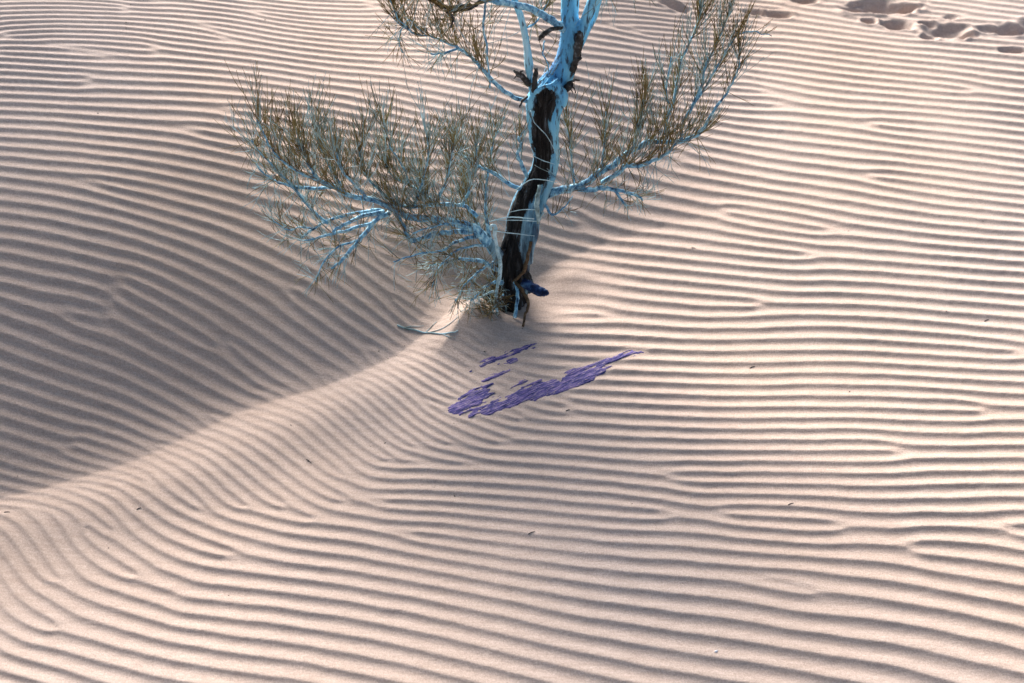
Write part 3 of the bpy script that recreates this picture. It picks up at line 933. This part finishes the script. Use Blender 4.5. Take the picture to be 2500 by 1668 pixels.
for i, p in enumerate(([(1195, 541, -.10, 2), (1240, 531, -.10, 2.4), (1304, 534, -.07, 2.4)], [(1206, 537, -.10, 1.4), (1260, 538, -.10, 1.6), (1310, 540, -.06, 2)], [(1258, 465, -.06, 1.6), (1290, 442, -.08, 2), (1320, 438, -.07, 1.8), (1362, 447, -.04, 1.2)],
                       [(1213, 565, -.12, 1.5), (1250, 570, -.12, 1.7), (1305, 576, -.08, 1)], [(1240, 519, -.1, 1), (1270, 513, -.1, 1.4), (1310, 512, -.06, 1.6)], [(1300, 380, -.06, 1.4), (1330, 394, -.07, 1.8), (1355, 401, -.05, 1)],
                       [(1295, 270, -.06, 1.5), (1305, 300, -.08, 1.6), (1325, 320, -.08, 1.6), (1340, 340, -.07, 1.4), (1360, 380, -.05, 1)])):
    part('wisp', [[(a, b, c, d * .6) for a, b, c, d in p]], MAT['shoot'], trunk, seg=5, rough=.0006)
# peeled bark strip low on the right of the trunk
part('bark_strip', [[(1317, 452, -.035, 4), (1313, 480, -.05, 6), (1312, 505, -.055, 6), (1314, 530, -.055, 5), (1313, 545, -.05, 3)], [(1313, 545, -.05, 3), (1320, 530, -.04, 3), (1326, 520, -.03, 2.5), (1320, 514, -.03, 1.5)]], MAT['twig_pale'], trunk)
part('bark_strip', [[(1296, 590, -.03, 4), (1290, 620, -.05, 4.5), (1284, 650, -.06, 4.5), (1276, 668, -.065, 4), (1252, 688, -.07, 3)]], MAT['tan'], trunk)
# --- limb to the right
B([(1318, 482, .02, 14), (1354, 468, .0, 11), (1389, 461, -.02, 9.5), (1425, 450, -.04, 8.5), (1457, 425, -.05, 8), (1493, 407, -.06, 7.5), (1521, 382, -.06, 7), (1557, 361, -.07, 7), (1586, 346, -.07, 6.5), (1621, 348, -.08, 6), (1664, 345, -.09, 6), (1693, 336, -.10, 5.5), (1716, 320, -.10, 4.5)], 84, (.07, .19), 31, droop=.14, pale=.25, label='dark blue limb reaching right from the middle of the trunk')
B([(1470, 446, -.05, 6), (1507, 425, -.09, 6), (1532, 404, -.11, 6), (1550, 405, -.12, 5.5), (1586, 396, -.13, 5), (1621, 379, -.14, 4), (1650, 352, -.15, 2.5)], 54, (.08, .2), 32, droop=.2, pale=.25)
B([(1412, 462, -.03, 6), (1443, 464, -.07, 6), (1475, 459, -.10, 6), (1514, 466, -.12, 4.5), (1550, 475, -.13, 4), (1570, 489, -.13, 2)], 30, (.05, .13), 33, droop=.55, pale=.5, up=.05)
B([(1500, 463, -.11, 4), (1512, 480, -.13, 3.5), (1530, 504, -.14, 2.4)], 12, (.05, .10), 34, droop=.7, pale=.5)
B([(1625, 330, -.08, 4), (1629, 289, -.05, 4), (1646, 243, -.03, 3.8), (1664, 150, .0, 3), (1700, 71, .03, 2.2), (1714, 18, .04, 1.5)], 40, (.08, .18), 35, droop=.02, pale=.3, start=.3)
B([(1660, 344, -.09, 4), (1671, 296, -.08, 4), (1707, 229, -.08, 3.8), (1721, 168, -.07, 3.2), (1754, 96, -.07, 2.4), (1780, 29, -.06, 1.5)], 40, (.08, .17), 36, droop=.02, pale=.3, start=.3)
B([(1705, 326, -.10, 4), (1720, 310, -.11, 3.8), (1754, 257, -.13, 3.2), (1782, 214, -.14, 2.6), (1800, 170, -.15, 2), (1805, 120, -.15, 1.4)], 22, (.06, .15), 37, droop=.05, pale=.25, start=.4)
B([(1690, 260, -.085, 3), (1730, 200, -.10, 2.6), (1765, 140, -.12, 2.2), (1800, 80, -.13, 1.6)], 20, (.07, .15), 38, droop=.02, pale=.3)
B([(1640, 262, -.04, 2.6), (1625, 225, -.05, 2.2), (1640, 140, -.06, 1.8)], 8, (.08, .2), 39, droop=0)
B([(1540, 370, -.065, 3.4), (1560, 300, -.05, 2.6), (1575, 230, -.04, 2)], 30, (.08, .18), 40, droop=.02)
B([(1470, 420, -.055, 3.4), (1475, 350, -.04, 2.6), (1480, 270, -.03, 1.6)], 22, (.08, .18), 41, droop=.02)
B([(1400, 455, .0, 3), (1395, 380, .03, 2.4), (1385, 300, .05, 1.6)], 24, (.08, .2), 42, droop=.03)
B([(1330, 500, -.02, 4), (1350, 525, -.05, 3), (1375, 510, -.07, 2), (1400, 480, -.08, 1.4)], 10, (.05, .10), 43, droop=.4)
B([(1796, 85, -.13, 2), (1830, 76, -.13, 1.6), (1855, 80, -.13, 1.4), (1885, 90, -.13, .9)], 3, (.03, .05), 44)
# --- upper left branches
B([(1290, 247, .0, 6), (1251, 236, -.03, 5.2), (1219, 213, -.05, 5), (1198, 191, -.06, 5), (1174, 164, -.07, 4.6), (1140, 132, -.09, 4.2), (1113, 113, -.11, 3.8), (1081, 100, -.12, 3.2), (1049, 89, -.13, 2.6), (1010, 82, -.14, 1.8), (960, 45, -.15, 1.2)], 66, (.08, .19), 51, droop=.15, pale=.12, start=.3)
B([(1120, 118, -.10, 3), (1085, 130, -.13, 2.6), (1050, 132, -.15, 2)], 14, (.06, .14), 52, droop=.7, pale=.3, up=.0)
B([(1378, 72, .04, 10), (1366, 63, .02, 9), (1341, 46, .0, 9), (1308, 28, -.02, 9), (1272, 15, -.04, 9), (1227, 6, -.06, 7.5), (1188, 1, -.08, 6.5), (1150, -12, -.09, 5), (1090, -40, -.1, 4), (1020, -90, -.1, 3)], 30, (.08, .2), 53, droop=.25, pale=.1, start=.45, label='smooth blue limb arching left from the upper stem')
B([(1190, 0, -.08, 6), (1172, 5, -.09, 5.5), (1145, 15, -.11, 5), (1110, 17, -.13, 4.5), (1081, 18, -.14, 4), (1050, 2, -.15, 3.2), (1000, -20, -.16, 2)], 40, (.07, .18), 54, droop=.35, pale=.1, mats=MAT['dead'], start=.2)
B([(1165, 12, -.10, 4.5), (1140, 22, -.13, 4.5), (1113, 26, -.15, 4.5), (1091, 30, -.16, 4), (1106, 44, -.17, 3), (1100, 70, -.18, 2)], 24, (.06, .15), 55, droop=.3, pale=.1, mats=MAT['dead'])
B([(1010, 82, -.14, 2.2), (985, 60, -.15, 2), (965, 30, -.16, 1.6), (950, -10, -.16, 1.4)], 16, (.07, .15), 56, droop=.3, pale=.1)
B([(1040, 88, -.13, 2), (1000, 50, -.14, 1.8), (975, 90, -.15, 1.5), (980, 130, -.15, 1.2)], 12, (.07, .14), 57, droop=.8, pale=.1, up=-.04)
B([(1200, 3, -.07, 3), (1195, -20, -.08, 3), (1180, 60, -.09, 2.6), (1190, 130, -.1, 2.4), (1196, 214, -.1, 2)], 14, (.06, .13), 58, droop=.1, pale=.2)
B([(1275, 70, .0, 3), (1300, 60, .03, 2.4), (1330, 20, .05, 2), (1350, -20, .06, 1.5)], 24, (.07, .16), 59, droop=.3, pale=.1)
B([(1330, 100, .03, 2), (1325, 130, .02, 1.6), (1338, 160, .01, 1.6), (1332, 205, .0, 1.2)], 8, (.04, .09), 60, droop=.4, pale=.1)
B([(1455, -10, .06, 4), (1480, -18, .04, 2.4), (1500, -30, .02, 2)], 8, (.08, .16), 61, droop=1, pale=.1, up=-.12)
B([(1500, -60, .1, 3), (1540, -40, .06, 2.4), (1568, -22, .04, 1.6)], 5, (.08, .12), 62, droop=1, pale=.1, up=-.12)
# --- crown above
B([(1376, -200, .1, 9), (1330, -260, .05, 7), (1260, -330, -.05, 5), (1180, -420, -.12, 3)], 9, (.12, .24), 71, droop=.1)
B([(1382, -150, .1, 8), (1430, -240, .15, 6), (1500, -340, .2, 4), (1560, -460, .25, 3)], 9, (.12, .24), 72, droop=.1)
B([(1530, -250, .14, 6), (1600, -330, .05, 5), (1680, -420, -.05, 3)], 9, (.12, .24), 73, droop=.1)
B([(1230, -100, .04, 6), (1170, -180, .1, 5), (1100, -280, .15, 3)], 9, (.12, .24), 74, droop=.1)
B([(1388, -420, .12, 8), (1350, -560, .1, 5), (1330, -700, .1, 3)], 9, (.12, .24), 75, droop=.1)

# --- roots
part('root', [[(1280, 690, -.04, 14), (1300, 703, -.06, 13), (1318, 711, -.075, 11.5), (1331, 715, -.085, 9), (1338, 717, -.09, 4)]], MAT['root'], tree, 'dark navy root end jutting right from the trunk foot', seg=12, rough=.0012)
part('root', [[(1255, 688, -.07, 4), (1262, 705, -.10, 4), (1265, 725, -.12, 4), (1262, 745, -.135, 4), (1257, 775, -.15, 4.5)]], MAT['branch'], tree, seg=8)
part('root', [[(1255, 688, -.07, 4), (1268, 700, -.10, 4.4), (1280, 716, -.12, 4.2), (1290, 738, -.14, 3.8), (1287, 755, -.155, 3.4), (1281, 775, -.175, 3.2), (1276, 798, -.2, 3)]], MAT['tan'], tree, seg=8)

# ------------------------------------------------------------------ purple rock showing through the sand
def rock(names, label, name='rock_patch', rise=.0020, ang=33):
    polys = [ROCK_G[n] for n in names]
    allp = np.array([p for q in polys for p in q])
    x0, y0 = allp.min(0) - .03
    x1, y1 = allp.max(0) + .03
    h = .0034
    nx, ny = int((x1 - x0) / h), int((y1 - y0) / h)
    X, Y = np.meshgrid(np.linspace(x0, x1, nx), np.linspace(y0, y1, ny))
    sd = np.full(X.shape, -1.0)
    for p in polys:
        sd = np.maximum(sd, poly_sd(X, Y, p))
    a = math.radians(ang)
    U, V = X * math.cos(a) + Y * math.sin(a), -X * math.sin(a) + Y * math.cos(a)
    st = .55 * vnoise(U * 12 + 50, V * 75 + 50, 1.0, 81) + .3 * vnoise(U * 30 + 50, V * 160 + 50, 1.0, 82) + .25 * vnoise(X + 5, Y + 5, 110, 83)
    e = sd + .004 + .0105 * st + .004 * vnoise(U * 60 + 50, V * 260 + 50, 1.0, 84) - .016 * smooth(.35, .8, vnoise(U * 22 + 50, V * 110 + 50, 1.0, 85))
    lift = np.where(e > 0, rise * np.tanh(e / .006), np.maximum(e * .9, -.02))
    top = sand_z(X, Y) * .0 + base_z(X, Y) + lift + np.where(e > 0, .0016 * st, 0) + RIP_H * .1 * ripple_z(X, Y)
    bot = base_z(X, Y) - .03
    keep = (e > -.016)
    idx = np.arange(nx * ny).reshape(ny, nx)
    q = grid_faces(ny, nx)
    kf = keep.ravel()[q].all(1)
    q = q[kf]
    n = nx * ny
    # underside and the rim that joins them, all under the sand
    und = q[:, ::-1] + n
    ed = np.concatenate([q[:, [0, 1]], q[:, [1, 2]], q[:, [2, 3]], q[:, [3, 0]]])
    key = np.sort(ed, 1)
    key = key[:, 0].astype(np.int64) * n + key[:, 1]
    u, inv, cnt = np.unique(key, return_inverse=True, return_counts=True)
    be = ed[cnt[inv] == 1]
    rim = np.stack([be[:, 1], be[:, 0], be[:, 0] + n, be[:, 1] + n], -1)
    F = np.concatenate([q, und, rim])
    V3 = np.concatenate([np.stack([X, Y, top], -1).reshape(-1, 3), np.stack([X, Y, bot], -1).reshape(-1, 3)])
    used = np.unique(F)
    mp = np.full(2 * n, -1); mp[used] = np.arange(len(used))
    o = mesh_np(name, V3[used], mp[F], MAT['rock'])
    tag(o, label, 'rock', 'purple rock showing through the sand')
    return o
rock(['main'], 'long tapering patch of purple streaked rock lying flat in the sand, the largest one')
rock(['left'], 'broken purple rock patch with sandy gaps at the low end of the long one')
rock(['strip', 'crumb'], 'narrow dark indigo strip of rock between the tree and the long purple patch')
rock(['small'], 'short purple sliver of rock between the dark strip and the broken patch')
rock(['streak'], 'tiny purple streak of rock beside the upper edge of the long patch')

# ------------------------------------------------------------------ litter on the sand
def lay(px, py):
    gx, gy = ground_at(np.array([px]), np.array([py]))
    x, y = float(gx[0]), float(gy[0])
    return x, y, sand_pt(x, y)

def loose_twig(name, pts, mat, label, cat, group=None, r=2.0):
    P = []
    for px, py in pts:
        x, y, z = lay(px, py)
        P.append((x, y, z))
    P = catmull(P, 5)
    z = sand_z(P[:, 0], P[:, 1])
    rr_ = r * 4.5 / FPX
    n = len(P)
    P[:, 2] = z + rr_ * .6
    rad = rr_ * np.linspace(1, .55, n)
    t = Tubes(); t.add(P, rad, 7)
    o = t.build(name, mat)
    return tag(o, label, cat, group)
ft = loose_twig('fallen_twig', [(970, 795), (990, 802), (1015, 808), (1045, 814), (1080, 816), (1106, 813), (1118, 808)], MAT['twig_pale'], 'pale bare twig lying on the sand left of the sharp sand crest', 'twig', r=2.5)
for p in ([(1045, 814), (1075, 805), (1100, 790), (1120, 772)], [(1080, 816), (1095, 823), (1112, 826)], [(1040, 812), (1052, 800), (1066, 786)], [(985, 800), (1010, 798), (1035, 796)]):
    P = np.array([lay(*q) for q in p]); P = catmull(P, 4)
    P[:, 2] = sand_z(P[:, 0], P[:, 1]) + .0018
    t = Tubes(); t.add(P, np.linspace(.0015, .0008, len(P)), 5)
    t.build('side_twig', MAT['twig_pale'], ft)

def pebble_mesh(name, mat, seed):
    rng = random.Random(seed)
    t = Tubes()
    n = 7
    pts, rad = [], []
    for i in range(n):
        u = i / (n - 1)
        pts.append((u * 2 - 1, .18 * math.sin(u * 3 + seed), .1 * math.sin(u * 5)))
        rad.append(.62 * math.sin(math.pi * (.06 + .88 * u)) * rng.uniform(.8, 1.2))
    t.add(pts, rad, 8)
    o = t.build(name, mat)
    return o
def place(o, px, py, size, ang, sink=.25, flat_=.6):
    x, y, z = lay(px, py)
    o.location = (x, y, z + size * (flat_ * .6 - sink))
    o.rotation_euler = (0, 0, ang)
    o.scale = (size, size, size * flat_)
SPECKS = [(319, 11, 5), (308, 56, 5), (308, 69, 4), (259, 29, 4), (647, 50, 5), (239, 277, 4), (529, 87, 3), (2072, 563, 4), (2015, 482, 3), (2310, 763, 4),
          (2074, 956, 5), (1543, 1230, 3), (753, 1126, 4), (43, 1163, 4), (452, 1294, 3.5), (265, 1338, 3.5), (558, 1453, 4), (940, 1081, 5), (988, 845, 4),
          (710, 1038, 4), (925, 857, 4), (947, 876, 4), (968, 868, 3), (1105, 915, 3), (1276, 803, 5), (1098, 1003, 3), (1108, 1034, 3), (1183, 860, 6), (1905, 420, 3),
          (2400, 540, 3), (2375, 480, 3), (840, 985, 3), (905, 1090, 3), (620, 1090, 3), (1030, 1160, 3), (1060, 1190, 3), (1110, 1210, 4), (1295, 1026, 3), (2420, 812, 3), (1690, 1010, 3)]
first = None
rng = random.Random(5)
for px, py, s in SPECKS:
    if first is None:
        first = pebble_mesh('plant_speck', MAT['speck'], 2); o = first
    else:
        o = first.copy(); C.objects.link(o)
    place(o, px, py, s * .5 * 4.7 / FPX * rng.uniform(.8, 1.2), rng.uniform(0, 6))
    x, y = o.location.x, o.location.y
    sF, _ = pl_dist(np.array([x]), np.array([y]), FOOT)
    if rock_near(np.array([x]), np.array([y]))[0] > -.12:
        lb = 'tiny dark speck of plant litter on the sand beside the purple rock'
    elif y > 4.9:
        lb = 'tiny dark speck of plant litter on the bright sand far behind the tree'
    elif x < 0 and abs(sF[0]) < .16:
        lb = 'tiny dark speck of plant litter on the smooth pale strip below the dark slope'
    elif x > .3:
        lb = 'tiny dark speck of plant litter among straight ripples out beyond the purple rock'
    else:
        lb = 'tiny dark speck of plant litter among the curved ripples of the left slope'
    tag(o, lb, 'litter', 'dark specks scattered on the sand')
for a, b in (((1688, 608), (1698, 610)), ((2404, 783), (2414, 779)), ((1831, 898), (1843, 894)), ((1290, 1306), (1306, 1299)), ((1924, 1235), (1937, 1229)), ((10, 1252), (24, 1250)), ((334, 1244), (344, 1239)), ((748, 1122), (760, 1131)), ((1382, 1004), (1392, 1001))):
    m = ((a[0] + b[0]) / 2, (a[1] + b[1]) / 2 - 1)
    loose_twig('twig_bit', [a, m, b], MAT['speck'], 'short dark bit of twig lying on the rippled sand', 'twig', 'short twig bits on the sand', r=1.1)
w = pebble_mesh('pebble', MAT['chalk'], 4)
place(w, 1748, 1591, 5.0 * 3.8 / FPX, .4, flat_=.8)
tag(w, 'small white pebble on a smooth sand ripple', 'pebble')
